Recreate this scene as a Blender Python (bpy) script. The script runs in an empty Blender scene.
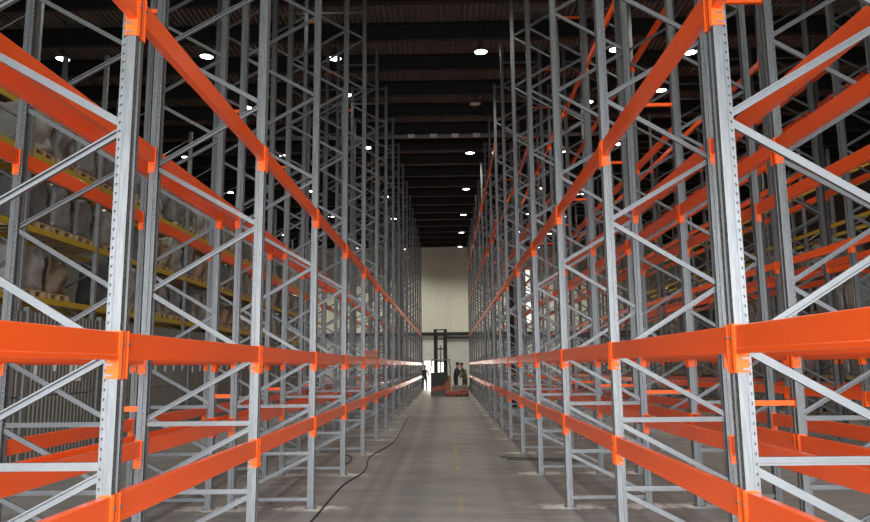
import bpy, math, random
from mathutils import Vector, Matrix, noise

random.seed(7)
SC = bpy.context.scene
COL = SC.collection
PI = math.pi

# ------------------------------------------------------------------ camera
F_PX, PIT, YAW, ROLL, CAM_H = 709.53, .14645, .01568, -.01013, 1.783
cy, sy = math.cos(YAW), math.sin(YAW)
fw = Vector((-sy * math.cos(PIT), cy * math.cos(PIT), math.sin(PIT)))
rr = Vector((cy, sy, 0))
uu = rr.cross(fw)
r2 = rr * math.cos(ROLL) + uu * math.sin(ROLL)
u2 = -rr * math.sin(ROLL) + uu * math.cos(ROLL)
cam_d = bpy.data.cameras.new('camera')
cam_d.sensor_width = 36.0
cam_d.lens = F_PX / 870 * 36
cam_d.clip_start, cam_d.clip_end = .05, 300
cam = bpy.data.objects.new('camera', cam_d)
m = Matrix((r2, u2, -fw)).transposed().to_4x4()
m.translation = Vector((0, 0, CAM_H))
cam.matrix_world = m
COL.objects.link(cam)
SC.camera = cam

# ------------------------------------------------------------------ world, daylight, exposure
w = bpy.data.worlds.new('world')
SC.world = w
w.use_nodes = True
w.node_tree.nodes['Background'].inputs[0].default_value = (.80, .90, 1.0, 1)
w.node_tree.nodes['Background'].inputs[1].default_value = 1.2

def area(name, loc, rot, sx, sz, power, col):
    d = bpy.data.lights.new(name, 'AREA')
    d.shape = 'RECTANGLE'
    d.size, d.size_y, d.energy, d.color = sx, sz, power, col
    o = bpy.data.objects.new(name, d)
    o.location, o.rotation_euler = loc, rot
    COL.objects.link(o)
    return o
# daylight through the wide open loading doors behind the camera (wall_back) and the far gate
ld = area('loading_door_daylight', (0, -8.9, 3.1), (PI / 2 - math.radians(36), 0, 0), 15.5, 5.2, 3650, (.92, .96, 1.0))
ld.data.spread = math.radians(105)      # the sky seen through the doors shines in downwards
area('far_gate_daylight', (-1.05, 55.7, 1.1), (-PI / 2, 0, 0), 1.5, 2.1, 45, (1.0, .94, .82))
LAMP_W = 430
vs = SC.view_settings
vs.view_transform = 'Standard'
vs.look = 'None'
vs.exposure = 0.25
vs.gamma = 1.0
vs.use_curve_mapping = False

# ------------------------------------------------------------------ material helpers
MAT = {}
def mat(name, col, rough=.5, metal=0.0, var=.12, scale=6.0, bump=0.0, spec=.5, col2=None, stretch=(1, 1, 1), coat=0.0, objrand=0.0):
    if name in MAT:
        return MAT[name]
    M = bpy.data.materials.new(name)
    M.use_nodes = True
    nt = M.node_tree
    N, L = nt.nodes, nt.links
    b = N['Principled BSDF']
    b.inputs['Roughness'].default_value = rough
    b.inputs['Metallic'].default_value = metal
    b.inputs['Specular IOR Level'].default_value = spec
    b.inputs['Coat Weight'].default_value = coat
    b.inputs['Coat Roughness'].default_value = .16
    tc = N.new('ShaderNodeTexCoord')
    mp = N.new('ShaderNodeMapping')
    mp.inputs['Scale'].default_value = stretch
    L.new(tc.outputs['Object'], mp.inputs[0])
    nz = N.new('ShaderNodeTexNoise')
    nz.inputs['Scale'].default_value = scale
    nz.inputs['Detail'].default_value = 5
    L.new(mp.outputs[0], nz.inputs['Vector'])
    mx = N.new('ShaderNodeMix')
    mx.data_type = 'RGBA'
    c2 = col2 or tuple(min(1, c * (1 + 2 * var)) for c in col)
    c1 = tuple(c * (1 - var) for c in col)
    mx.inputs[6].default_value = (*c1, 1)
    mx.inputs[7].default_value = (*c2, 1)
    L.new(nz.outputs['Fac'], mx.inputs[0])
    out = mx.outputs[2]
    if objrand:
        oi = N.new('ShaderNodeObjectInfo')
        hs = N.new('ShaderNodeHueSaturation')
        mr = N.new('ShaderNodeMapRange')
        mr.inputs[3].default_value = 1 - objrand
        mr.inputs[4].default_value = 1 + objrand
        L.new(oi.outputs['Random'], mr.inputs[0])
        L.new(mr.outputs[0], hs.inputs['Value'])
        L.new(out, hs.inputs['Color'])
        out = hs.outputs[0]
    L.new(out, b.inputs['Base Color'])
    if bump:
        bp = N.new('ShaderNodeBump')
        bp.inputs['Strength'].default_value = bump
        bp.inputs['Distance'].default_value = .02
        L.new(nz.outputs['Fac'], bp.inputs['Height'])
        L.new(bp.outputs[0], b.inputs['Normal'])
    MAT[name] = M
    return M

def emis(name, col, strength):
    M = bpy.data.materials.new(name)
    M.use_nodes = True
    b = M.node_tree.nodes['Principled BSDF']
    b.inputs['Base Color'].default_value = (*col, 1)
    b.inputs['Emission Color'].default_value = (*col, 1)
    b.inputs['Emission Strength'].default_value = strength
    MAT[name] = M
    return M

STEEL = mat('galvanised_steel', (.107, .110, .111), rough=.45, metal=.4, var=.38, scale=9, stretch=(6, 6, .6), bump=.04)
BRACE = mat('galvanised_brace', (.132, .136, .138), rough=.46, metal=.4, var=.10, scale=12)
ORANGE = mat('orange_paint', (.98, .108, .010), rough=.32, var=.03, scale=3, spec=.5, coat=.5)
CONN = mat('orange_connector_paint', (.86, .105, .010), rough=.6, spec=.25, var=.02, scale=20)
YELLOW = mat('yellow_paint', (.40, .27, .02), rough=.5, var=.1, scale=5)
OLDSTEEL = mat('dull_grey_steel', (.20, .21, .21), rough=.5, metal=.4, var=.15)
DECK = mat('dark_roof_sheet', (.165, .162, .15), rough=.6, var=.2, scale=2)
PURLIN = mat('dark_roof_steel', (.011, .010, .010), rough=.7, var=.2, scale=2)
SHEET = mat('grey_brown_sheet', (.125, .118, .102), rough=.55, metal=.1, var=.15, scale=3)
FARWALL = mat('beige_wall', (.76, .74, .63), rough=.8, var=.06, scale=.4, stretch=(3, 1, .3))
PLASTER = mat('grey_plaster', (.58, .58, .56), rough=.9, var=.12, scale=1.2)
SIDEWALL = mat('side_wall', (.10, .095, .085), rough=.85, var=.15, scale=1)
WHITE = mat('white_panel', (.72, .72, .70), rough=.5, var=.06)
BLACK = mat('black_rubber', (.015, .015, .015), rough=.55, var=.2)
DARK = mat('dark_mast_steel', (.016, .014, .013), rough=.55, var=.2)
WOOD = mat('pallet_wood', (.34, .24, .13), rough=.8, var=.25, scale=6, stretch=(1, 6, 6))
WRAP = mat('plastic_wrap', (.10, .098, .095), rough=.25, var=.5, scale=4.5, bump=.7, col2=(.30, .29, .28), objrand=.45)
SACK = mat('woven_sack', (.17, .16, .145), rough=.7, var=.25, scale=3, bump=.5, objrand=.35)
CARDB = mat('brown_carton', (.16, .115, .08), rough=.75, var=.2, scale=3, objrand=.4)
SKIN = mat('skin', (.50, .30, .21), rough=.6, var=.05)
NAVY = mat('navy_cloth', (.035, .040, .065), rough=.85, var=.2)
OLIVE = mat('olive_cloth', (.13, .12, .075), rough=.85, var=.2)
HAIR = mat('dark_hair', (.02, .015, .012), rough=.7, var=.2)
DKRED = mat('red_orange_paint', (.32, .035, .008), rough=.4, var=.08)
LENS = emis('lamp_lens', (1.0, .97, .90), 8)
LENSOFF = mat('lamp_lens_off', (.55, .55, .52), rough=.3)
GLOW = emis('daylight_opening', (1.0, .97, .88), 1.5)
WINGLOW = emis('lit_window', (1.0, .98, .93), .7)
LAMPMET = mat('lamp_metal', (.12, .12, .12), rough=.4, metal=.5)

# ------------------------------------------------------------------ object helpers
def mesh(name, verts, faces, material, smooth=False):
    me = bpy.data.meshes.new(name)
    me.from_pydata([tuple(v) for v in verts], [], faces)
    me.update()
    if material:
        me.materials.append(material)
    if smooth:
        for p in me.polygons:
            p.use_smooth = True
    return me

def obj(name, me, parent=None, loc=(0, 0, 0), rot=(0, 0, 0)):
    o = bpy.data.objects.new(name, me)
    o.location, o.rotation_euler = loc, rot
    if parent:
        o.parent = parent
    COL.objects.link(o)
    return o

def tag(o, label=None, cat=None, group=None, kind=None):
    if label: o['label'] = label
    if cat: o['category'] = cat
    if group: o['group'] = group
    if kind: o['kind'] = kind
    return o

def thing(name, label, cat, loc=(0, 0, 0), rz=0, group=None):
    o = bpy.data.objects.new(name, None)
    o.empty_display_size = .1
    o.location = loc
    o.rotation_euler = (0, 0, rz)
    COL.objects.link(o)
    return tag(o, label, cat, group)

class MB:
    def __init__(s): s.v, s.f = [], []
    def add(s, V, F):
        n = len(s.v)
        s.v += [tuple(v) for v in V]
        s.f += [tuple(n + i for i in f) for f in F]
        return s
    def box(s, a, b, c=0.0):
        x0, y0, z0 = a; x1, y1, z1 = b
        if c <= 0:
            return s.add([(x0,y0,z0),(x1,y0,z0),(x1,y1,z0),(x0,y1,z0),(x0,y0,z1),(x1,y0,z1),(x1,y1,z1),(x0,y1,z1)],
                         [(0,3,2,1),(4,5,6,7),(0,1,5,4),(1,2,6,5),(2,3,7,6),(3,0,4,7)])
        V = []
        for z, k in ((z0, c), (z0 + c, 0), (z1 - c, 0), (z1, c)):      # chamfered box
            V += [(x0+k+c*(k==0),y0+k,z),(x1-k-c*(k==0),y0+k,z),(x1-k,y0+k+c*(k==0),z),(x1-k,y1-k-c*(k==0),z),
                  (x1-k-c*(k==0),y1-k,z),(x0+k+c*(k==0),y1-k,z),(x0+k,y1-k-c*(k==0),z),(x0+k,y0+k+c*(k==0),z)]
        F = [tuple(range(7, -1, -1)), tuple(range(24, 32))]
        for r in range(3):
            for i in range(8):
                j = (i + 1) % 8
                F.append((r*8+i, r*8+j, r*8+8+j, r*8+8+i))
        return s.add(V, F)
    def extrude(s, prof, y0, y1, axis='y'):
        """closed 2-D profile (a,b) extruded along an axis"""
        n = len(prof)
        def P(a, b, t):
            return {'y': (a, t, b), 'x': (t, a, b), 'z': (a, b, t)}[axis]
        V = [P(a, b, y0) for a, b in prof] + [P(a, b, y1) for a, b in prof]
        F = [(i, (i+1) % n, n + (i+1) % n, n + i) for i in range(n)]
        F += [tuple(range(n-1, -1, -1)), tuple(range(n, 2*n))]
        return s.add(V, F)
    def tube(s, pts, r, n=8, cap=True):
        pts = [Vector(p) for p in pts]
        V, F = [], []
        up = Vector((0, 0, 1))
        for i, p in enumerate(pts):
            d = (pts[min(i+1, len(pts)-1)] - pts[max(i-1, 0)]).normalized()
            a = d.cross(up)
            if a.length < 1e-3: a = d.cross(Vector((1, 0, 0)))
            a.normalize()
            b = d.cross(a)
            rad = r[i] if isinstance(r, (list, tuple)) else r
            for k in range(n):
                t = 2 * PI * k / n
                V.append(p + a * math.cos(t) * rad + b * math.sin(t) * rad)
        for i in range(len(pts) - 1):
            for k in range(n):
                j = (k + 1) % n
                F.append((i*n+k, i*n+j, (i+1)*n+j, (i+1)*n+k))
        if cap:
            F += [tuple(range(n-1, -1, -1)), tuple((len(pts)-1)*n + k for k in range(n))]
        return s.add(V, F)
    def lathe(s, prof, n=20, c=(0, 0, 0)):
        V, F = [], []
        for r, z in prof:
            for k in range(n):
                t = 2 * PI * k / n
                V.append((c[0] + r * math.cos(t), c[1] + r * math.sin(t), c[2] + z))
        for i in range(len(prof) - 1):
            for k in range(n):
                j = (k + 1) % n
                F.append((i*n+k, i*n+j, (i+1)*n+j, (i+1)*n+k))
        return s.add(V, F)
    def ell(s, c, r, n=12, m=8):
        V, F = [], []
        for i in range(m + 1):
            a = PI * i / m
            for k in range(n):
                t = 2 * PI * k / n
                V.append((c[0]+r[0]*math.sin(a)*math.cos(t), c[1]+r[1]*math.sin(a)*math.sin(t), c[2]+r[2]*math.cos(a)))
        for i in range(m):
            for k in range(n):
                j = (k + 1) % n
                F.append((i*n+k, (i+1)*n+k, (i+1)*n+j, i*n+j))
        return s.add(V, F)
    def mesh(s, name, material, smooth=False):
        return mesh(name, s.v, s.f, material, smooth)

ORD = ['first', 'second', 'third', 'fourth', 'fifth', 'sixth', 'seventh', 'eighth', 'ninth', 'tenth', 'eleventh', 'twelfth',
       'thirteenth', 'fourteenth', 'fifteenth', 'sixteenth', 'seventeenth', 'eighteenth', 'nineteenth', 'twentieth'] + \
      ['twenty-' + t for t in ('first', 'second', 'third', 'fourth', 'fifth', 'sixth', 'seventh', 'eighth', 'ninth')] + \
      ['thirtieth'] + ['thirty-' + t for t in ('first', 'second', 'third', 'fourth', 'fifth', 'sixth', 'seventh', 'eighth', 'ninth')]

def project(p):
    d = Vector(p) - Vector((0, 0, CAM_H))
    z = d.dot(fw)
    if z < .3:
        return None
    return 435 + F_PX * d.dot(r2) / z, 261 - F_PX * d.dot(u2) / z

# ------------------------------------------------------------------ layout
Y0, BAY, H = 3.769, 2.8, 10.206
KMAX = 16
YEND = 56.0
HC = 11.1          # underside of the roof beams
XW0, XW1 = -14.0, 19.0
YBACK = -9.0
LEV = {'A': 1.14, 'B': 1.975, 'C': 3.875, 'D': 6.05, 'E': 8.38}     # top of beam
BEAM_H = .145
#  name, near plane X, far plane X, phrase
ROWS = {
    'L1': dict(near=-1.720, far=-2.820, text='first rack row left of aisle'),
    'L2': dict(near=-3.030, far=-4.130, text='second rack row left of aisle'),
    'R1': dict(near=1.492, far=2.560, text='first rack row right of aisle'),
    'R2': dict(near=3.120, far=4.188, text='second rack row right of aisle'),
    'R3': dict(near=6.950, far=8.050, text='third rack row right of aisle'),
    'R4': dict(near=8.600, far=9.700, text='fourth rack row right of aisle'),
}

# ------------------------------------------------------------------ floor
def floor_material():
    M = bpy.data.materials.new('concrete_floor')
    M.use_nodes = True
    nt = M.node_tree
    N, L = nt.nodes, nt.links
    b = N['Principled BSDF']
    tc = N.new('ShaderNodeTexCoord')
    sx = N.new('ShaderNodeSeparateXYZ')
    L.new(tc.outputs['Object'], sx.inputs[0])
    def math_(op, a, bb=None, cc=None, clamp=False):
        n = N.new('ShaderNodeMath')
        n.operation = op
        n.use_clamp = clamp
        for i, v in enumerate((a, bb, cc)):
            if v is None: continue
            if isinstance(v, (int, float)): n.inputs[i].default_value = v
            else: L.new(v, n.inputs[i])
        return n.outputs[0]
    def noise_(scale, stretch=(1, 1, 1), detail=6):
        mp = N.new('ShaderNodeMapping')
        mp.inputs['Scale'].default_value = stretch
        L.new(tc.outputs['Object'], mp.inputs[0])
        n = N.new('ShaderNodeTexNoise')
        n.inputs['Scale'].default_value = scale
        n.inputs['Detail'].default_value = detail
        n.inputs['Roughness'].default_value = .6
        L.new(mp.outputs[0], n.inputs['Vector'])
        return n.outputs['Fac']
    def mix_(f, a, c):
        n = N.new('ShaderNodeMix')
        n.data_type = 'RGBA'
        L.new(f, n.inputs[0])
        for i, v in ((6, a), (7, c)):
            if isinstance(v, tuple): n.inputs[i].default_value = (*v, 1)
            else: L.new(v, n.inputs[i])
        return n.outputs[2]
    big = noise_(.35)
    mid = noise_(1.6, (.6, 1.6, 1))
    fine = noise_(22)
    f1 = math_('MULTIPLY_ADD', big, 1.9, -.45, True)
    c = mix_(f1, (.145, .140, .131), (.25, .243, .232))
    f2 = math_('MULTIPLY_ADD', mid, 3.2, -1.35, True)
    c = mix_(math_('MULTIPLY', f2, .55), c, (.115, .112, .105))
    st = noise_(1.1, (.35, 2.6, 1))
    c = mix_(math_('MULTIPLY', math_('MULTIPLY_ADD', st, 4.0, -2.0, True), .5), c, (.33, .322, .31))
    c = mix_(math_('MULTIPLY', math_('MULTIPLY_ADD', fine, 3, -1.4, True), .25), c, (.34, .33, .315))
    # saw-cut joints
    for src, per, off in ((sx.outputs[1], 5.6, 1.1), (sx.outputs[0], 6.2, 6.1)):
        t = math_('ABSOLUTE', math_('SUBTRACT', math_('FRACT', math_('DIVIDE', math_('ADD', src, off + 620), per)), .5))
        j = math_('LESS_THAN', t, .006 / per)
        c = mix_(math_('MULTIPLY', j, .7), c, (.05, .05, .05))
    # faded yellow line down the aisle
    ln = math_('LESS_THAN', math_('ABSOLUTE', math_('SUBTRACT', sx.outputs[0], .158)), .035)
    wear = math_('MULTIPLY_ADD', noise_(2.2, (1, .45, 1)), 4.5, -2.15, True)
    c = mix_(math_('MULTIPLY', math_('MULTIPLY', ln, wear), .95), c, (.42, .27, .05))
    # whitish drilling dust around the anchored feet
    ty = math_('ABSOLUTE', math_('SUBTRACT', math_('FRACT', math_('DIVIDE', math_('ADD', sx.outputs[1], -Y0 + BAY * 100.5), BAY)), .5))
    ty = math_('MULTIPLY', ty, BAY)
    rag = noise_(7, (1, 1.5, 1))
    tot = None
    for X in (-1.76, -2.78, -3.07, 1.53, 2.55, 3.16):
        dx = math_('ABSOLUTE', math_('SUBTRACT', sx.outputs[0], X))
        r = math_('SQRT', math_('ADD', math_('POWER', math_('MULTIPLY', dx, .45), 2), math_('POWER', ty, 2)))
        d = math_('SUBTRACT', math_('MULTIPLY', rag, .62), math_('MULTIPLY', r, 1.25))
        k = math_('MULTIPLY', math_('SUBTRACT', d, .05), 9, None, True)
        tot = k if tot is None else math_('MAXIMUM', tot, k)
    c = mix_(math_('MULTIPLY', tot, .85), c, (.62, .58, .55))
    L.new(c, b.inputs['Base Color'])
    b.inputs['Specular IOR Level'].default_value = .5
    L.new(math_('MULTIPLY_ADD', mid, .35, .30), b.inputs['Roughness'])
    bp = N.new('ShaderNodeBump')
    bp.inputs['Strength'].default_value = .08
    bp.inputs['Distance'].default_value = .01
    L.new(fine, bp.inputs['Height'])
    L.new(bp.outputs[0], b.inputs['Normal'])
    return M
fl = MB().box((XW0, YBACK, -.2), (XW1, YEND, 0)).mesh('floor', floor_material())
tag(obj('floor', fl), 'grey concrete hall floor with faded yellow line', kind='structure')

# ------------------------------------------------------------------ walls
def struct(name, me, label=None):
    return tag(obj(name, me), label, kind='structure')
struct('wall_left', MB().box((XW0 - .2, YBACK, 0), (XW0, YEND, HC + .6)).mesh('wall_left', SIDEWALL))
struct('wall_right', MB().box((XW1, YBACK, 0), (XW1 + .2, YEND, HC + .6)).mesh('wall_right', SIDEWALL))
wb = MB()
wb.box((XW0, YBACK - .3, 5.9), (XW1, YBACK, HC + .6))
wb.box((XW0, YBACK - .3, 0), (-7.8, YBACK, 5.9)).box((7.8, YBACK - .3, 0), (XW1, YBACK, 5.9))
struct('wall_back', wb.mesh('wall_back', SIDEWALL))
# far wall with a gate opening: plaster below the pipe, beige cladding above
GX0, GX1, GZ = -1.82, -.27, 2.16
fw_ = MB()
fw_.box((XW0, YEND, 0), (GX0, YEND + .3, GZ)).box((GX1, YEND, 0), (XW1, YEND + .3, GZ))
fw_.box((XW0, YEND, GZ), (XW1, YEND + .3, 4.2))
far = struct('wall_far', fw_.mesh('wall_far', PLASTER), 'grey plastered lower part of the far wall')
clad = MB()
x = XW0
prof = []
while x < XW1:                                                    # shallow vertical ribs
    prof += [(x, YEND), (x + .34, YEND), (x + .36, YEND - .02), (x + .38, YEND)]
    x += .4
prof += [(XW1, YEND), (XW1, YEND + .3), (XW0, YEND + .3)]
n = len(prof)
V = [(a, b_, 4.2) for a, b_ in prof] + [(a, b_, HC + .6) for a, b_ in prof]
obj('wall_cladding', mesh('wall_cladding', V, [(i, (i+1) % n, n + (i+1) % n, n + i) for i in range(n)], FARWALL), far)
pm = MB().tube([(XW0, YEND - .22, 4.25), (XW1, YEND - .22, 4.25)], .13, 10)
obj('wall_pipe', pm.mesh('wall_pipe', DARK), far)
pm = MB().tube([(-.2, YEND - .12, 3.93), (XW1, YEND - .12, 3.93)], .05, 8)
obj('wall_pipe', pm.mesh('wall_pipe', DARK), far)
# windows of the far wall
for i, (a, b_, z0, z1) in enumerate(((-12.6, -10.7, 5.2, 9.9), (5.9, 6.9, 5.0, 9.3))):
    wd = struct('window_%d' % (i + 1), MB().box((a, YEND - .06, z0), (b_, YEND - .03, z1)).mesh('window', WINGLOW))
    fr = MB()
    for xx in (a, b_): fr.box((xx - .05, YEND - .12, z0 - .05), (xx + .05, YEND, z1 + .05))
    for k in range(5):
        zz = z0 + (z1 - z0) * k / 4
        fr.box((a, YEND - .11, zz - .04), (b_, YEND, zz + .04))
    obj('window_frame', fr.mesh('window_frame', OLDSTEEL), wd)
# the raised sectional gate and the bright opening
gate = struct('door_1', MB().box((GX0, YEND + .32, 0), (GX1, YEND + .36, GZ)).mesh('door_1', GLOW), 'bright open gateway in the far wall')
for k in range(4):
    z0 = GZ + .02 + k * .48
    obj('gate_panel', MB().box((GX0 - .1, YEND - .08, z0), (GX1 + .1, YEND - .02, z0 + .46), .012).mesh('gate_panel', WHITE), gate)
for xx in (GX0 - .14, GX1 + .14):
    obj('gate_rail', MB().box((xx - .04, YEND - .10, 0), (xx + .04, YEND, 4.05)).mesh('gate_rail', OLDSTEEL), gate)

# ------------------------------------------------------------------ roof
prof = []
x = XW0
zt = HC + .52
while x < XW1:
    prof += [(x, zt), (x + .06, zt), (x + .075, zt + .10), (x + .145, zt + .10)]
    x += .16
n = len(prof)
V = [(a, YBACK, b_) for a, b_ in prof] + [(a, YEND + .3, b_) for a, b_ in prof]
ceil = struct('ceiling', mesh('ceiling', V, [(i, n + i, n + i + 1, i + 1) for i in range(n - 1)], DECK), 'dark ribbed sheet roof of the hall')
top = MB().box((XW0, YBACK, zt + .105), (XW1, YEND + .3, zt + .15))
obj('roof_panel', top.mesh('roof_panel', DECK), ceil)
pb = MB()
pb.box((XW0, -.09, HC), (XW1, .09, HC + .03)).box((XW0, -.02, HC + .03), (XW1, .02, HC + .49)).box((XW0, -.09, HC + .49), (XW1, .09, HC + .52))
pme = pb.mesh('roof_beam', PURLIN)
k = 0
y = 19.37 - 2.13 * 13
while y < YEND:
    obj('roof_beam', pme, ceil, (0, y, 0))
    y += 2.13
# conduit with boxes crossing below the roof
cd = thing('cable_tray', 'grey steel cable tray with white boxes hung across under the roof', 'cable tray', (0, 27.89, HC - .1115))
obj('tray', MB().box((-8, -.06, 0), (8, .06, .11)).mesh('tray', OLDSTEEL), cd)
for xx in (-1.35, -.45, .43, 1.3):
    obj('junction_box', MB().box((xx - .14, -.12, -.03), (xx + .14, -.06, .12), .01).mesh('junction_box', WHITE), cd)
# one dark roof column standing in the gap between the racks
cb = MB().box((-.16, -.12, 0), (.16, -.10, HC)).box((-.16, .10, 0), (.16, .12, HC)).box((-.02, -.10, 0), (.02, .10, HC))
tag(obj('roof_column', cb.mesh('roof_column', PURLIN), None, (2.856, 30.9, 0)), 'dark steel roof column between the rack rows right of aisle', 'column')

# ------------------------------------------------------------------ upright mesh (perforated post), front face at x = 0 facing +x
def make_upright():
    # outline of the section (x, y), counter-clockwise seen from above, with the facets that carry holes
    P = [(0, .016), (0, .050), (-.046, .050), (-.050, .045), (-.080, .045), (-.080, .030), (-.062, .030), (-.062, -.030),
         (-.080, -.030), (-.080, -.045), (-.050, -.045), (-.046, -.050), (0, -.050), (0, -.016), (-.010, -.010), (-.010, .010)]
    holes = {0: (.006, .008), 3: (.0065, .007), 9: (.0065, .007), 12: (.006, .008)}     # facet: half width, half height
    mb = MB()
    pitch = .05
    nz = int(H / pitch)
    for i in range(len(P)):
        a = Vector((*P[i], 0)); b = Vector((*P[(i + 1) % len(P)], 0))
        d = (b - a)
        ln = d.length
        t = d / ln
        nrm = Vector((t.y, -t.x, 0))          # outward for clockwise order
        if i not in holes:
            mb.add([a, b, b + Vector((0, 0, H)), a + Vector((0, 0, H))], [(0, 1, 2, 3)])
            continue
        hw, hh = holes[i]
        c = ln / 2
        us = (0, c - hw, c + hw, ln)
        for k in range(nz):
            zs = (k * pitch, k * pitch + pitch/2 - hh, k * pitch + pitch/2 + hh, (k + 1) * pitch if k < nz - 1 else H)
            V = [a + t * u + Vector((0, 0, z)) for z in zs for u in us]
            F = [(r*4+q, r*4+q+1, r*4+q+5, r*4+q+4) for r in range(3) for q in range(3) if not (r == 1 and q == 1)]
            base = len(V)
            V += [V[j] - (-1) * inward(P, i) * .010 for j in (5, 6, 10, 9)]
            F += [(5, 6, base+1, base), (6, 10, base+2, base+1), (10, 9, base+3, base+2), (9, 5, base, base+3)]
            F += [(base, base+1, base+2, base+3)]
            mb.add(V, F)
    n = len(P)
    mb.add([(x, y, H) for x, y in P], [tuple(range(n))])
    return mb
def inward(P, i):
    a = Vector((*P[i], 0)); b = Vector((*P[(i + 1) % len(P)], 0))
    t = (b - a).normalized()
    n1 = Vector((t.y, -t.x, 0))
    mid = (a + b) / 2
    c = Vector((-.04, 0, 0))
    return n1 if (c - mid).dot(n1) > 0 else -n1
UPR = make_upright().mesh('upright', STEEL)
import bmesh
bm = bmesh.new(); bm.from_mesh(UPR); bmesh.ops.remove_doubles(bm, verts=bm.verts, dist=.0004)
bmesh.ops.recalc_face_normals(bm, faces=bm.faces); bm.to_mesh(UPR); bm.free()
fp = MB().box((-.11, -.075, 0), (.03, .075, .008)).tube([(-.095, .06, .008), (-.095, .06, .03)], .009, 6).tube([(.015, -.06, .008), (.015, -.06, .03)], .009, 6)
FOOT = fp.mesh('base_plate', STEEL)

# C-channel brace along +x
def channel(Ln):
    h, d, t = .021, .024, .004
    pr = [(-d/2, -h), (d/2, -h), (d/2, h), (-d/2, h), (-d/2, h - .009), (-d/2 + t, h - .009), (-d/2 + t, h - t), (d/2 - t, h - t),
          (d/2 - t, -h + t), (-d/2 + t, -h + t), (-d/2 + t, -h + .009), (-d/2, -h + .009)]
    return MB().extrude(pr, 0, Ln, 'x')
XF, XB = -.062, -1.038
FN = [1.87, 3.11, 4.31, 5.49, 6.67, 7.85, 9.03]
RN = [1.30, 2.49, 3.70, 4.90, 6.08, 7.26, 8.44, 9.62]
DIAG = []        # (front z, rear z)
DIAG.append((.645, .17)); DIAG.append((1.245, .735))
for i, f in enumerate(FN):
    DIAG.append((f - .014, RN[i] + .02))
    DIAG.append((f + .014, RN[i + 1] - .02))
HOR = [.115, .685, 1.283, 9.665, 10.135]
MESHC = {}
def diag_mesh(L):
    k = round(L, 3)
    if k not in MESHC:
        MESHC[k] = channel(k).mesh('brace', BRACE)
    return MESHC[k]
def brace_list():
    out = []
    for i, (zf, zr) in enumerate(DIAG):
        L = math.hypot(XF - XB, zf - zr)
        ang = math.atan2(zf - zr, XF - XB)
        out.append((L, (XB, 0, zr), (0 if zf > zr else PI, -ang, 0)))
    for z in HOR:
        out.append((XF - XB, (XB, 0, z), (PI, 0, 0)))
    return out
BR = brace_list()

def low_frame_mesh():
    mb = MB()
    for x0 in (-.08, -1.10):
        mb.box((x0, -.048, 0), (x0 + .08, -.02, H)).box((x0, .02, 0), (x0 + .08, .048, H)).box((x0 + .02, -.02, 0), (x0 + .06, .02, H))
    for L, loc, rot in BR:
        a = -rot[1]
        p0 = Vector(loc); p1 = p0 + Vector((math.cos(a) * L, 0, math.sin(a) * L))
        nx, nz = -math.sin(a) * .021, math.cos(a) * .021
        V = []
        for p in (p0, p1):
            V += [(p.x + nx, -.012, p.z + nz), (p.x + nx, .012, p.z + nz), (p.x - nx, .012, p.z - nz), (p.x - nx, -.012, p.z - nz)]
        mb.add(V, [(0, 1, 2, 3), (7, 6, 5, 4), (0, 4, 5, 1), (1, 5, 6, 2), (2, 6, 7, 3), (3, 7, 4, 0)])
    return mb
LOWF = low_frame_mesh().mesh('upright_frame', STEEL)
FULL_K = {'L1': 9, 'L2': 8, 'R1': 9, 'R2': 9, 'R3': 6, 'R4': 5}
FIRST_K = {'L1': 0, 'L2': 0, 'R1': 0, 'R2': 0, 'R3': 2, 'R4': 3}

def frame(row, k, n):
    R = ROWS[row]
    left = row[0] == 'L'
    # origin: the plane that faces +x in local space
    ang = 0 if (R['near'] > R['far']) else PI
    loc = (R['near'], Y0 + k * BAY, 0)
    if row in ('L2', 'R2', 'R4'):              # back to back: bracing mirrored
        ang += PI
        loc = (R['far'], Y0 + k * BAY, 0)
    lab = 'galvanised upright frame, %s from camera, %s' % (ORD[n], R['text'])
    sx_ = abs(R['near'] - R['far']) / 1.1
    if k > FULL_K[row]:
        o = obj('upright_frame', LOWF, None, loc, (0, 0, ang))
        o.scale.x = sx_
        return tag(o, lab, 'rack frame', 'galvanised upright frames')
    t = thing('upright_frame', lab, 'rack frame', loc, ang, 'galvanised upright frames')
    t.scale.x = sx_
    a = obj('upright', UPR, t)
    obj('base_plate', FOOT, a)
    b = obj('upright', UPR, t, (-1.10, 0, 0), (0, 0, PI))
    obj('base_plate', FOOT, b)
    for L, l, r in BR:
        obj('brace', diag_mesh(L), t, l, r)
    return t
for row in ROWS:
    n = 0
    for k in range(FIRST_K[row], KMAX + 1):
        frame(row, k, n)
        n += 1

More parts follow.
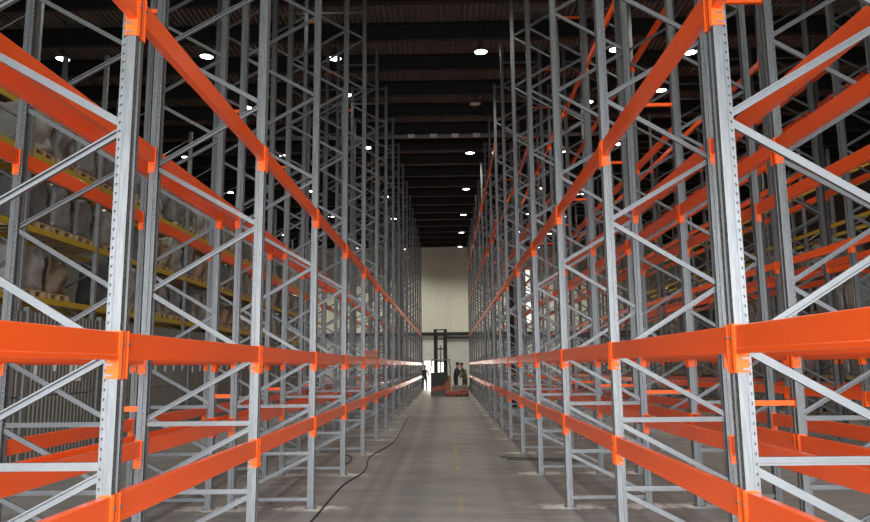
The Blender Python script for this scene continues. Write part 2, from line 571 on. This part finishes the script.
# ------------------------------------------------------------------ load beams; outer face at x = 0 facing +x, along y
HL = BAY / 2 - .05
def beam_prof():
    return [(-.002, .004), (.003, 0), (.004, .003), (.004, .024), (0, .029), (0, BEAM_H - .004), (-.004, BEAM_H), (-.046, BEAM_H), (-.05, BEAM_H - .004), (-.05, .004), (-.046, 0)][1:]
BEAM = MB().extrude(beam_prof(), -(HL - .0055), HL - .0055).mesh('beam_body', ORANGE)
def conn_mb():
    # for the +y end: side plate against the upright's flank, folded strip on its face
    y0 = HL - .0055
    mb = MB()
    mb.add([(-.062, y0, -.098), (.007, y0, -.098), (.007, y0, BEAM_H + .006), (-.062, y0, BEAM_H + .006),
            (-.062, y0 + .005, -.098), (.007, y0 + .005, -.098), (.007, y0 + .005, BEAM_H + .006), (-.062, y0 + .005, BEAM_H + .006)],
           [(0, 1, 2, 3), (7, 6, 5, 4), (0, 4, 5, 1), (1, 5, 6, 2), (2, 6, 7, 3), (3, 7, 4, 0)])
    pr = [(.0005, HL - .002), (.0005, HL + .040), (.004, HL + .043), (.007, HL + .040), (.007, HL + .024), (.013, HL + .018), (.013, HL + .008), (.0075, HL - .001)]
    mb.extrude(pr, -.100, BEAM_H + .008, 'z')
    return mb
CONNM = conn_mb().mesh('connector', CONN)
hk = MB().box((-.058, HL - .0095, -.0055), (-.024, HL - .0056, .0055))
HOOK = hk.mesh('hook_slot', STEEL)
PIN = MB().tube([(.010, HL + .013, .082), (.020, HL + .013, .082)], .008, 8).mesh('safety_pin', STEEL)

cand = []
for row, R in ROWS.items():
    for bay in range(FIRST_K[row] - 1 if row[0] != 'R' or row in ('R1', 'R2') else FIRST_K[row], KMAX):
        for side in ('near', 'far'):
            for lv in 'ABCDE':
                if lv in 'DE':
                    if row[0] == 'L': continue
                    if row == 'R1' and bay < 6: continue
                    if row == 'R2' and bay < 3: continue
                    if row in ('R3', 'R4') and bay < 4: continue
                X = R[side]
                yc = Y0 + (bay + .5) * BAY
                zb = LEV[lv] - BEAM_H + (.14 if row in ('R3', 'R4') and lv == 'A' else 0)
                vis = [project((X, yc + s, zb + q)) for s in (-1.35, -.7, 0, .7, 1.35) for q in (0, .14)]
                vis = [p for p in vis if p and -5 < p[0] < 875 and -5 < p[1] < 527]
                if not vis: continue
                # how large it shows: length along the picture times its height
                a, b_ = project((X, max(yc - 1.35, .5), zb)), project((X, yc + 1.35, zb))
                hgt = BEAM_H * F_PX / max(yc, 1)
                ln = math.hypot(a[0] - b_[0], a[1] - b_[1]) if a and b_ else 200
                cand.append((min(ln, 300) * hgt * (1 if row in ('L1', 'R1') else .7), row, bay, side, lv, X, yc, zb))
cand.sort(key=lambda c: -c[0])
LVT = {'A': 'lowest level', 'B': 'second level', 'C': 'third level', 'D': 'fourth level', 'E': 'fifth level'}
def beam_thing(row, bay, side, lv, X, yc, zb, first):
    face_pos = (side == 'near') == (row[0] == 'L')
    n = bay - first
    t = thing('rack_crossbeam', 'orange beam, %s, %s side, %s bay from camera, %s' % (LVT[lv], side, ORD[n], ROWS[row]['text'].replace('rack row ', 'row ').replace('of aisle', 'of aisle')),
              'beam', (X, yc, zb), 0 if face_pos else PI, 'orange load beams')
    obj('beam_body', BEAM, t)
    for s in (0, 1):
        c = bpy.data.objects.new('connector', CONNM2 if s else CONNM)
        c.parent = t
        COL.objects.link(c)
        if yc < 14:
            obj('safety_pin', PIN2 if s else PIN, c)
            if yc < 9:
                for hz in (-.080, -.025):
                    obj('hook', HOOK2 if s else HOOK, c, (0, 0, hz))
    return t
def mirror_y(me, name):
    m2 = me.copy()
    m2.name = name
    for v in m2.vertices: v.co.y *= -1
    m2.flip_normals()
    return m2
CONNM2, PIN2, HOOK2 = mirror_y(CONNM, 'connector'), mirror_y(PIN, 'safety_pin'), mirror_y(HOOK, 'hook_slot')
FIRSTBAY = {}
for c in cand: FIRSTBAY[c[1]] = min(FIRSTBAY.get(c[1], 99), c[2])
for c in cand[:300]:
    beam_thing(*c[1:], FIRSTBAY[c[1]])
rest = MB()
for _, row, bay, side, lv, X, yc, zb in cand[300:]:
    s = 1 if (side == 'near') == (row[0] == 'L') else -1
    pr = [(X + s * a, zb + b_) for a, b_ in beam_prof()]
    if s < 0: pr = pr[::-1]
    rest.extrude(pr, yc - HL, yc + HL)
    for e in (-1, 1):
        y1, y2 = sorted((yc + e * (HL - .004), yc + e * (HL + .042)))
        x1, x2 = sorted((X + s * .001, X + s * .01))
        rest.box((x1, y1, zb - .1), (x2, y2, zb + .15))
if rest.v:
    tag(obj('distant_crossbeams', rest.mesh('distant_crossbeams', ORANGE)), 'small distant orange beams in the far bays of the rack rows', 'beam', None, 'stuff')
# a loose beam left lying on the second level
lb = thing('loose_crossbeam', 'loose orange beam laid on top of the second level, row left of aisle', 'beam', (-1.722, Y0 + 4.5 * BAY, 1.9865))
obj('beam_body', MB().extrude(beam_prof(), -(HL - .016), HL - .016).mesh('beam_body', ORANGE), lb)
for cm in (CONNM, CONNM2):
    obj('connector', MB().box((-.06, (1 if cm is CONNM else -1) * (HL - .012) - .003, .0), (.006, (1 if cm is CONNM else -1) * (HL - .012) + .003, .2)).mesh('connector', CONN), lb)

# row spacers between the back-to-back rows
for a, b_, side in ((-2.82, -3.03, 'left'), (2.560, 3.12, 'right')):
    lo, hi = min(a, b_) + .0005, max(a, b_) - .0005
    pr = [(-.02, -.022), (.02, -.022), (.02, .022), (-.02, .022)]
    sm = MB().extrude([(p, q) for p, q in pr], lo, hi, 'x')
    em = MB().box((lo, -.03, -.04), (lo + .004, .03, .04)).box((hi - .004, -.03, -.04), (hi, .03, .04))
    ms, mp = sm.mesh('spacer_bar', CONN), em.mesh('end_plate', CONN)
    for k in range(0, 11):
        for q, z in enumerate((1.42, 5.29, 9.46)):
            p = project(((a + b_) / 2, Y0 + k * BAY, z))
            if not p or not (-20 < p[0] < 890 and -20 < p[1] < 540): continue
            t = thing('row_spacer', '%s orange spacer bar joining the %s rack rows, %s frame from camera' % (['low', 'middle', 'high'][q], side, ORD[k]), 'spacer', (0, Y0 + k * BAY, z), 0, 'orange row spacers')
            obj('spacer_bar', ms, t)
            obj('end_plate', mp, t)

# ------------------------------------------------------------------ high-bay lamps
refl = MB().lathe([(.03, .30), (.07, .29), (.075, .17), (.10, .14), (.16, .06), (.19, 0), (.20, -.015), (.185, -.015), (.16, .045)], 20).mesh('reflector', LAMPMET, True)
lens_prof = [(.0, -.004), (.10, -.004), (.183, .002)]
lens = MB().lathe(lens_prof[::-1], 20).mesh('lens', LENS)
lens_off = MB().lathe(lens_prof[::-1], 20).mesh('lens', LENSOFF)
LZ = 10.5
cord = MB().tube([(0, 0, .3), (0, 0, HC + .5 - LZ)], .008, 6).mesh('cord', BLACK)
bulb = bpy.data.lights.new('bulb', 'SPOT')
bulb.energy = LAMP_W
bulb.spot_size = math.radians(140)
bulb.spot_blend = .8
bulb.shadow_soft_size = .17
bulb.color = (1.0, .98, .86)
bulb_end = bulb.copy()            # stronger lamps in front of the far wall
bulb_end.energy = LAMP_W * 1.6
bulb_far = bulb.copy()            # the lamps of the far half burn a little brighter
bulb_far.energy = LAMP_W * 1.35
bulb_dim = bulb.copy()            # weaker ones close above the rack tops
bulb_dim.energy = LAMP_W * .2
XC = [-10.8, -6.7, -3.1, 1.05, 4.83, 7.0, 11.2]
YL = [1.0, 7.0, 13.0, 18.9, 22.9, 28.5, 34.6, 40.7, 46.3, 52.0]
for i, X in enumerate(XC):
    for j, Y in enumerate(YL):
        if j < 3 and i not in (1, 2, 3, 4, 5): continue
        off = (i == 3 and j == 4)
        if i in (2, 5):                            # hung above the middle of a bay
            Y = Y0 + BAY * (math.floor((Y - Y0) / BAY) + .5)
        place = '%s lamp from camera in %s lamp line counted from the left' % (ORD[j], ORD[i])
        t = thing('pendant_lamp', ('unlit round pendant lamp over the aisle between two lit lamps' if off else 'lit round pendant lamp, ' + place), 'lamp', (X, Y, LZ), 0, 'high pendant lamps')
        obj('reflector', refl, t)
        obj('lens', lens_off if off else lens, t)
        obj('cord', cord, t)
        if not off:
            obj('bulb', bulb_end if j == len(YL) - 1 else bulb_dim if i in (2, 5) else bulb_far if j > 4 else bulb, t, (0, 0, -.03))

# ------------------------------------------------------------------ yellow racks with goods beyond
def yellow_rack(side, xf, xb, levels, k0, k1, phrase):
    x0, x1 = min(xf, xb), max(xf, xb)
    mb = MB()
    for xx in (x0, x1 - .09):
        mb.box((xx, -.045, 0), (xx + .09, .045, 9.2))
    z = .3
    fl_ = False
    while z < 8.6:
        a, c = (x0 + .05, x1 - .05) if fl_ else (x1 - .05, x0 + .05)
        p0, p1 = Vector((a, 0, z)), Vector((c, 0, z + .62))
        mb.tube([p0, p1], .02, 4)
        z += .62
        fl_ = not fl_
    me = mb.mesh('grey_upright', OLDSTEEL)
    ym = MB().extrude([(-.025, 0), (.025, 0), (.025, .12), (-.025, .12)], -(BAY/2 - .046), BAY/2 - .046).mesh('yellow_crossbeam', YELLOW)
    n = 0
    for k in range(k0, k1 + 1):
        y = Y0 + k * BAY + 1.0
        tag(obj('grey_upright', me, None, (0, y, 0)), 'dull grey rack frame, %s from camera, %s' % (ORD[n], phrase), 'rack frame', 'grey frames of yellow racks')
        if k < k1:
            for q, zl in enumerate(levels):
                for nm, xx in (('near', xf + (.03 if xf < xb else -.03)), ('far', xb + (-.03 if xf < xb else .03))):
                    tag(obj('yellow_crossbeam', ym, None, (xx, y + BAY / 2, zl - .12)), 'yellow beam, %s level, %s side, %s bay from camera, %s' % (ORD[q], nm, ORD[n], phrase), 'beam', 'yellow load beams')
        n += 1
yellow_rack('L', -8.0, -9.1, (3.2, 4.55, 6.0, 7.5), 2, 15, 'left yellow rack')
yellow_rack('R', 12.4, 13.5, (3.2, 4.7, 6.15, 7.6), 5, 15, 'right yellow rack')

# pallet loads
def wrapped(seed, sx, sy, h, kind):
    random.seed(seed)
    nx, ny, nz = 10, 10, 10
    V, F = [], []
    idx = {}
    def P(i, j, k):
        key = (i, j, k)
        if key not in idx:
            u, v, w_ = i / nx * 2 - 1, j / ny * 2 - 1, k / nz
            p = Vector((u * sx / 2, v * sy / 2, w_ * h))
            nn = noise.noise_vector(p * 2.7 + Vector((seed * 3.1, 0, 0)))
            r = .96 - .10 * w_ ** 3 - .05 * (abs(u) * abs(v)) ** 2
            p.x *= r; p.y *= r
            n2 = noise.noise_vector(p * 8.0 + Vector((0, seed * 1.7, 0)))
            p += (nn * (.11 if kind else .05) + n2 * (.035 if kind else .022)) * (w_ > 0)
            idx[key] = len(V); V.append(p)
        return idx[key]
    for k in range(nz):
        for i in range(nx):
            F.append((P(i, 0, k), P(i+1, 0, k), P(i+1, 0, k+1), P(i, 0, k+1)))
            F.append((P(i+1, ny, k), P(i, ny, k), P(i, ny, k+1), P(i+1, ny, k+1)))
        for j in range(ny):
            F.append((P(0, j+1, k), P(0, j, k), P(0, j, k+1), P(0, j+1, k+1)))
            F.append((P(nx, j, k), P(nx, j+1, k), P(nx, j+1, k+1), P(nx, j, k+1)))
    for i in range(nx):
        for j in range(ny):
            F.append((P(i, j, nz), P(i+1, j, nz), P(i+1, j+1, nz), P(i, j+1, nz)))
            F.append((P(i, j+1, 0), P(i+1, j+1, 0), P(i+1, j, 0), P(i, j, 0)))
    return V, F
GOODS = []
for s in range(6):
    V, F = wrapped(s, 1.0, .72, (.95, .80, 1.05, .70, .88, 1.0)[s], s % 2)
    GOODS.append(mesh('wrapped_goods', V, F, (WRAP, SACK, WRAP, CARDB, WRAP, SACK)[s], True))
pl = MB()
for xx in (-.5, -.27, -.05, .18, .40): pl.box((xx, -.4, .10), (xx + .10, .4, .125))
for yy in (-.4, -.05, .30): pl.box((-.5, yy, 0), (.5, yy + .10, .10))
PALLET = pl.mesh('pallet', WOOD)
def load(x, y, z, v, label):
    t = thing('pallet_load', label, 'pallet load', (x, y, z), random.uniform(-.04, .04), 'wrapped pallet loads')
    obj('pallet', PALLET, t)
    obj('wrapped_goods', GOODS[v], t, (0, 0, .125))
KIND = ['grey plastic-wrapped', 'pale sack', 'grey plastic-wrapped', 'brown carton', 'grey plastic-wrapped', 'pale sack']
random.seed(3)
for q, zl in enumerate((3.2, 4.55, 6.0)):
    n = 0
    for b_ in range(3, 13):
        for j in range(3):
            y = Y0 + 1.0 + (b_ + .18 + .32 * j) * BAY
            if random.random() < .08: continue
            v = random.randrange(6)
            load(-8.55, y, zl + .0005, v, '%s pallet load, %s level, %s along, left yellow rack' % (KIND[v], ORD[q], ORD[n]))
            n += 1
for q, zl in enumerate((.0005, 1.222, 3.2, 4.7)):
    n = 0
    for b_ in range(6, 13):
        for j in range(3):
            y = Y0 + 1.0 + (b_ + .18 + .32 * j) * BAY
            if q > 1 and random.random() < .55: continue
            v = random.choice((0, 1, 5, 2))
            if q == 0: v = 2
            load(12.95, y, zl + (.0 if q != 1 else 0), v, '%s pallet load, %s tier, %s along, right yellow rack' % (KIND[v], ORD[q], ORD[n]))
            n += 1

# corrugated sheet partition in front of the left yellow rack, each sheet its own part
part = thing('sheet_fence', 'grey brown corrugated sheet fence below the left yellow rack', 'fence', (-7.86, 0, 0))
def sheet(z0, z1, Ln):
    pr = []
    y = 0
    while y + .137 <= Ln:
        pr += [(0, y), (0, y + .05), (.03, y + .068), (.03, y + .118)]
        y += .137
    pr.append((0, Ln))
    back = [(a - .008, b_) for a, b_ in pr[::-1]]
    return MB().extrude(pr + back, z0, z1, 'z').mesh('sheet', SHEET)
s_lo, s_hi = sheet(.06, 1.27, 2.72), sheet(1.30, 2.86, 2.72)
pst = MB().box((-.06, -.035, 0), (.045, .035, 2.95)).mesh('post', OLDSTEEL)
tagm = MB().box((.0, -.055, -.09), (.004, .055, .09)).mesh('paper_tag', WHITE)
for k in range(1, 14):
    y = Y0 + 1.0 + k * BAY
    obj('sheet', s_lo, part, (0, y + .04, 0))
    obj('sheet', s_hi, part, (0, y + .04, 0))
    obj('post', pst, part, (0, y, 0))
    if k < 9:
        for f in (.12, .36, .58, .82):
            obj('paper_tag', tagm, part, (.034, y + f * BAY, 1.80 + random.uniform(-.05, .05)))
# numbered sign on the partition
def text_mesh(txt, size):
    cu = bpy.data.curves.new('t', 'FONT')
    cu.body = txt
    cu.size = size
    cu.extrude = .002
    cu.align_x = 'CENTER'
    cu.align_y = 'CENTER'
    o = bpy.data.objects.new('t', cu)
    COL.objects.link(o)
    dg = bpy.context.evaluated_depsgraph_get()
    me = bpy.data.meshes.new_from_object(o.evaluated_get(dg))
    bpy.data.objects.remove(o)
    return me
sg = thing('number_sign', 'small white sign with a black 6 on the sheet fence', 'sign', (-7.80, 15.02, 1.76))
obj('sign_board', MB().box((0, -.13, -.22), (.012, .13, .22), .003).mesh('sign_board', WHITE), sg)
tm = text_mesh('6', .34)
tm.materials.clear(); tm.materials.append(BLACK)
obj('numeral', tm, sg, (.0145, 0, 0), (PI / 2, 0, PI / 2))

# ------------------------------------------------------------------ cables and strips on the floor
def smooth_path(pts, n=8):
    out = []
    P = [Vector(p) for p in pts]
    for i in range(len(P) - 1):
        p0, p1, p2, p3 = P[max(i-1, 0)], P[i], P[i+1], P[min(i+2, len(P)-1)]
        for k in range(n):
            t = k / n
            out.append(.5 * ((2*p1) + (p2-p0)*t + (2*p0-5*p1+4*p2-p3)*t*t + (3*p1-p0-3*p2+p3)*t**3))
    out.append(P[-1])
    return out
def cable(pts, r, label):
    me = MB().tube(smooth_path([(a, b_, r + .001) for a, b_ in pts]), r, 6).mesh('cable', BLACK, True)
    tag(obj('cable', me), label, 'cable')
cable([(-1.66, 7.4), (-1.60, 8.7), (-1.60, 11.0), (-1.44, 12.5), (-1.55, 14.4), (-1.36, 16.2), (-1.28, 17.7), (-1.33, 21.5), (-1.40, 26.5)], .011, 'long black cable snaking on the floor beside the left rack feet')
cable([(-3.0, 12.75), (-2.3, 12.85), (-1.95, 13.2), (-1.85, 13.8), (-1.95, 14.5), (-2.3, 15.3)], .010, 'short black cable looping between two left rack frames')
for i, (a, b_) in enumerate((((1.02, 14.25), (2.40, 13.75)), ((1.12, 13.95), (2.45, 13.45)))):
    st = MB().extrude([(-.02, 0), (.02, 0), (.02, .02), (-.02, .02)], 0, math.hypot(b_[0]-a[0], b_[1]-a[1]), 'x').mesh('floor_strip', DARK)
    tag(obj('floor_strip', st, None, (a[0], a[1], .0005), (0, 0, math.atan2(b_[1]-a[1], b_[0]-a[0]))), ['longer dark metal strip lying across the floor, farther one', 'dark metal strip lying across the floor, nearer one'][i], 'strip', 'dark strips on the floor')

# ------------------------------------------------------------------ reach truck in the aisle
tr = thing('reach_truck', 'orange and black reach truck with tall dark mast in the aisle', 'forklift', (-.40, 43.0, 0))
for sgn in (-1, 1):
    mbm = MB().box((sgn*.31 - .095, .25, .05), (sgn*.31 + .095, .29, 3.98)).box((sgn*.31 - .095, .43, .05), (sgn*.31 + .095, .47, 3.98)).box((sgn*.31 - .02, .29, .05), (sgn*.31 + .02, .43, 3.98))
    obj('mast_rail', mbm.mesh('mast_rail', DARK), tr)
    obj('inner_rail', MB().box((sgn*.20 - .03, .30, .1), (sgn*.20 + .03, .42, 3.8)).mesh('inner_rail', DARK), tr)
    g = MB().tube([(sgn*.57, -.5, .35), (sgn*.58, -.5, 1.6), (sgn*.52, -.48, 2.05), (sgn*.46, -.45, 2.12)], .035, 6)
    obj('guard_post', g.mesh('guard_post', OLDSTEEL), tr)
    obj('wheel', MB().tube([(sgn*.50, -.35, .16), (sgn*.36, -.35, .16)], .16, 14).mesh('wheel', BLACK), tr)
    obj('outrigger', MB().box((sgn*.50 - .09, .3, .06), (sgn*.50 + .09, 1.9, .26), .015).mesh('outrigger', DKRED), tr)
    obj('fork', MB().box((sgn*.24 - .055, .55, .12), (sgn*.24 + .055, 1.75, .165), .008).mesh('fork', DARK), tr)
for z in (.55, 2.0, 2.75, 3.35, 3.9):
    obj('crossbar', MB().box((-.40, .28, z), (.40, .34, z + .07)).mesh('crossbar', DARK), tr)
obj('lift_cylinder', MB().tube([(0, .36, .2), (0, .36, 3.0)], .04, 8).mesh('lift_cylinder', OLDSTEEL), tr)
obj('overhead_guard', MB().box((-.60, -.55, 2.10), (.60, .30, 2.15), .015).box((-.5, -.4, 2.15), (-.4, .2, 2.18)).box((.4, -.4, 2.15), (.5, .2, 2.18)).mesh('overhead_guard', OLDSTEEL), tr)
bd = MB().add([(-.58, -.62, .10), (.58, -.62, .10), (.58, .24, .10), (-.58, .24, .10), (-.58, -.62, .62), (.58, -.62, .95), (.58, .24, 1.2), (-.58, .24, .8)],
              [(0, 3, 2, 1), (4, 5, 6, 7), (0, 1, 5, 4), (1, 2, 6, 5), (2, 3, 7, 6), (3, 0, 4, 7)])
TRO = mat('truck_orange', (.33, .115, .02), rough=.45, var=.1)
obj('body', bd.mesh('body', TRO), tr)
obj('chassis', MB().box((-.60, -.64, .04), (.60, .25, .34), .03).mesh('chassis', mat('truck_grey', (.11, .105, .10), rough=.5)), tr)
obj('battery_cover', MB().box((-.30, -.66, .30), (.25, -.60, .55), .02).mesh('battery_cover', DKRED), tr)
ck = MB().add([(-.57, -.645, .55), (.15, -.645, .62), (.42, -.645, 1.0), (.42, -.645, 1.42), (-.57, -.645, 1.36),
               (-.57, .2, .55), (.15, .2, .62), (.42, .2, 1.0), (.42, .2, 1.42), (-.57, .2, 1.36)],
              [(0, 1, 2, 3, 4), (9, 8, 7, 6, 5), (0, 5, 6, 1), (1, 6, 7, 2), (2, 7, 8, 3), (3, 8, 9, 4), (4, 9, 5, 0)])
obj('cockpit', ck.mesh('cockpit', mat('dark_green_black', (.016, .022, .018), rough=.5)), tr)

# low red-orange pallet truck with a pale platform, beside the reach truck
pt = thing('pallet_truck', 'low red orange pallet truck with pale platform beside the reach truck', 'pallet truck', (.62, 42.0, 0))
obj('chassis', MB().box((-.72, -.30, .06), (.62, .30, .28), .03).mesh('chassis', DKRED), pt)
for sgn in (-1, 1):
    obj('fork', MB().box((-.6, sgn*.2 - .08, .28), (.60, sgn*.2 + .08, .33), .01).mesh('fork', DKRED), pt)
for xx in (-.1, .12, .45):
    obj('wheel', MB().tube([(xx, -.31, .07), (xx, -.22, .07)], .07, 12).mesh('wheel', BLACK), pt)
obj('platform', MB().box((-.36, .31, .06), (.62, .90, .62), .02).mesh('platform', mat('pale_grey_metal', (.22, .22, .20), rough=.5)), pt)
obj('tiller', MB().tube([(.60, -.05, .30), (.70, -.12, .75), (.74, -.15, 1.05)], .03, 8).tube([(.60, -.15, 1.05), (.84, -.15, 1.05)], .022, 8).mesh('tiller', BLACK), pt)

# ------------------------------------------------------------------ people (one skinned body each)
def person(loc, rz, label, top_m, leg_m, lean=0.0, arm=(.25, .35), scale=1.0):
    J = {'pelvis': (0, 0, .95), 'belly': (0, -.02 * lean, 1.1), 'chest': (0, -.18 * lean, 1.30), 'neck': (0, -.30 * lean, 1.48), 'head': (0, -.36 * lean, 1.62), 'crown': (0, -.38 * lean, 1.72)}
    R = {'pelvis': (.15, .11), 'belly': (.145, .105), 'chest': (.165, .115), 'neck': (.058, .058), 'head': (.088, .10), 'crown': (.06, .07)}
    E = [('pelvis', 'belly'), ('belly', 'chest'), ('chest', 'neck'), ('neck', 'head'), ('head', 'crown')]
    for s, nm in ((-1, 'l'), (1, 'r')):
        sh = J['chest']
        J[nm+'sh'] = (s*.19, sh[1], 1.38); R[nm+'sh'] = (.06, .06)
        J[nm+'el'] = (s*.25, sh[1] - arm[0]*.5, 1.12); R[nm+'el'] = (.046, .046)
        J[nm+'wr'] = (s*.20, sh[1] - arm[0]*.5 - arm[1]*.6, .95); R[nm+'wr'] = (.034, .034)
        J[nm+'hand'] = (s*.19, sh[1] - arm[0]*.5 - arm[1]*.8, .88); R[nm+'hand'] = (.036, .022)
        J[nm+'hip'] = (s*.10, 0, .86); R[nm+'hip'] = (.095, .10)
        J[nm+'kn'] = (s*.11, -.02, .48); R[nm+'kn'] = (.062, .065)
        J[nm+'an'] = (s*.12, .02, .09); R[nm+'an'] = (.043, .048)
        J[nm+'toe'] = (s*.13, -.16, .04); R[nm+'toe'] = (.042, .035)
        E += [('chest', nm+'sh'), (nm+'sh', nm+'el'), (nm+'el', nm+'wr'), (nm+'wr', nm+'hand'), ('pelvis', nm+'hip'), (nm+'hip', nm+'kn'), (nm+'kn', nm+'an'), (nm+'an', nm+'toe')]
    names = list(J)
    me = bpy.data.meshes.new('person_body')
    me.from_pydata([J[n_] for n_ in names], [(names.index(a), names.index(b_)) for a, b_ in E], [])
    o = bpy.data.objects.new('tmp', me)
    COL.objects.link(o)
    o.modifiers.new('skin', 'SKIN')
    if not me.skin_vertices: me.attributes
    for i, n_ in enumerate(names):
        sv = me.skin_vertices[0].data[i]
        sv.radius = R[n_]
        sv.use_root = (n_ == 'pelvis')
    ss = o.modifiers.new('sub', 'SUBSURF'); ss.levels = 2; ss.render_levels = 2
    dg = bpy.context.evaluated_depsgraph_get()
    bme = bpy.data.meshes.new_from_object(o.evaluated_get(dg))
    bpy.data.objects.remove(o)
    bme.materials.clear()
    for mm in (SKIN, top_m, leg_m, BLACK): bme.materials.append(mm)
    for p in bme.polygons:
        c = p.center
        p.use_smooth = True
        p.material_index = 0 if c.z > 1.47 else 1 if c.z > .90 and not (abs(c.x) > .12 and c.z < .95) else 2 if c.z > .10 else 3
        if abs(c.x) > .14 and c.z < .955 and c.y < -.12: p.material_index = 0
    t = thing('person', label, 'person', loc, rz)
    t.scale = (scale,) * 3
    obj('body', bme, t)
    hx = Vector(J['head'])
    obj('hair', MB().ell((hx.x, hx.y + .02, hx.z + .075), (.095, .108, .085), 12, 8).mesh('hair', HAIR, True), t)
    nose = MB().ell((hx.x, hx.y - .105, hx.z), (.015, .022, .024), 8, 6)
    obj('nose', nose.mesh('nose', SKIN, True), t)
    return t
person((-1.66, 52.4, 0), .3, 'person in dark clothes standing at the bright far gateway', NAVY, NAVY, .2, scale=1.04)
person((.50, 43.3, .0), 1.2, 'person in navy work clothes beside the reach truck', NAVY, NAVY, .35, scale=1.12)
person((1.08, 44.3, .0), -.9, 'person in olive jacket leaning over the pallet truck', OLIVE, OLIVE, .7, scale=1.1)
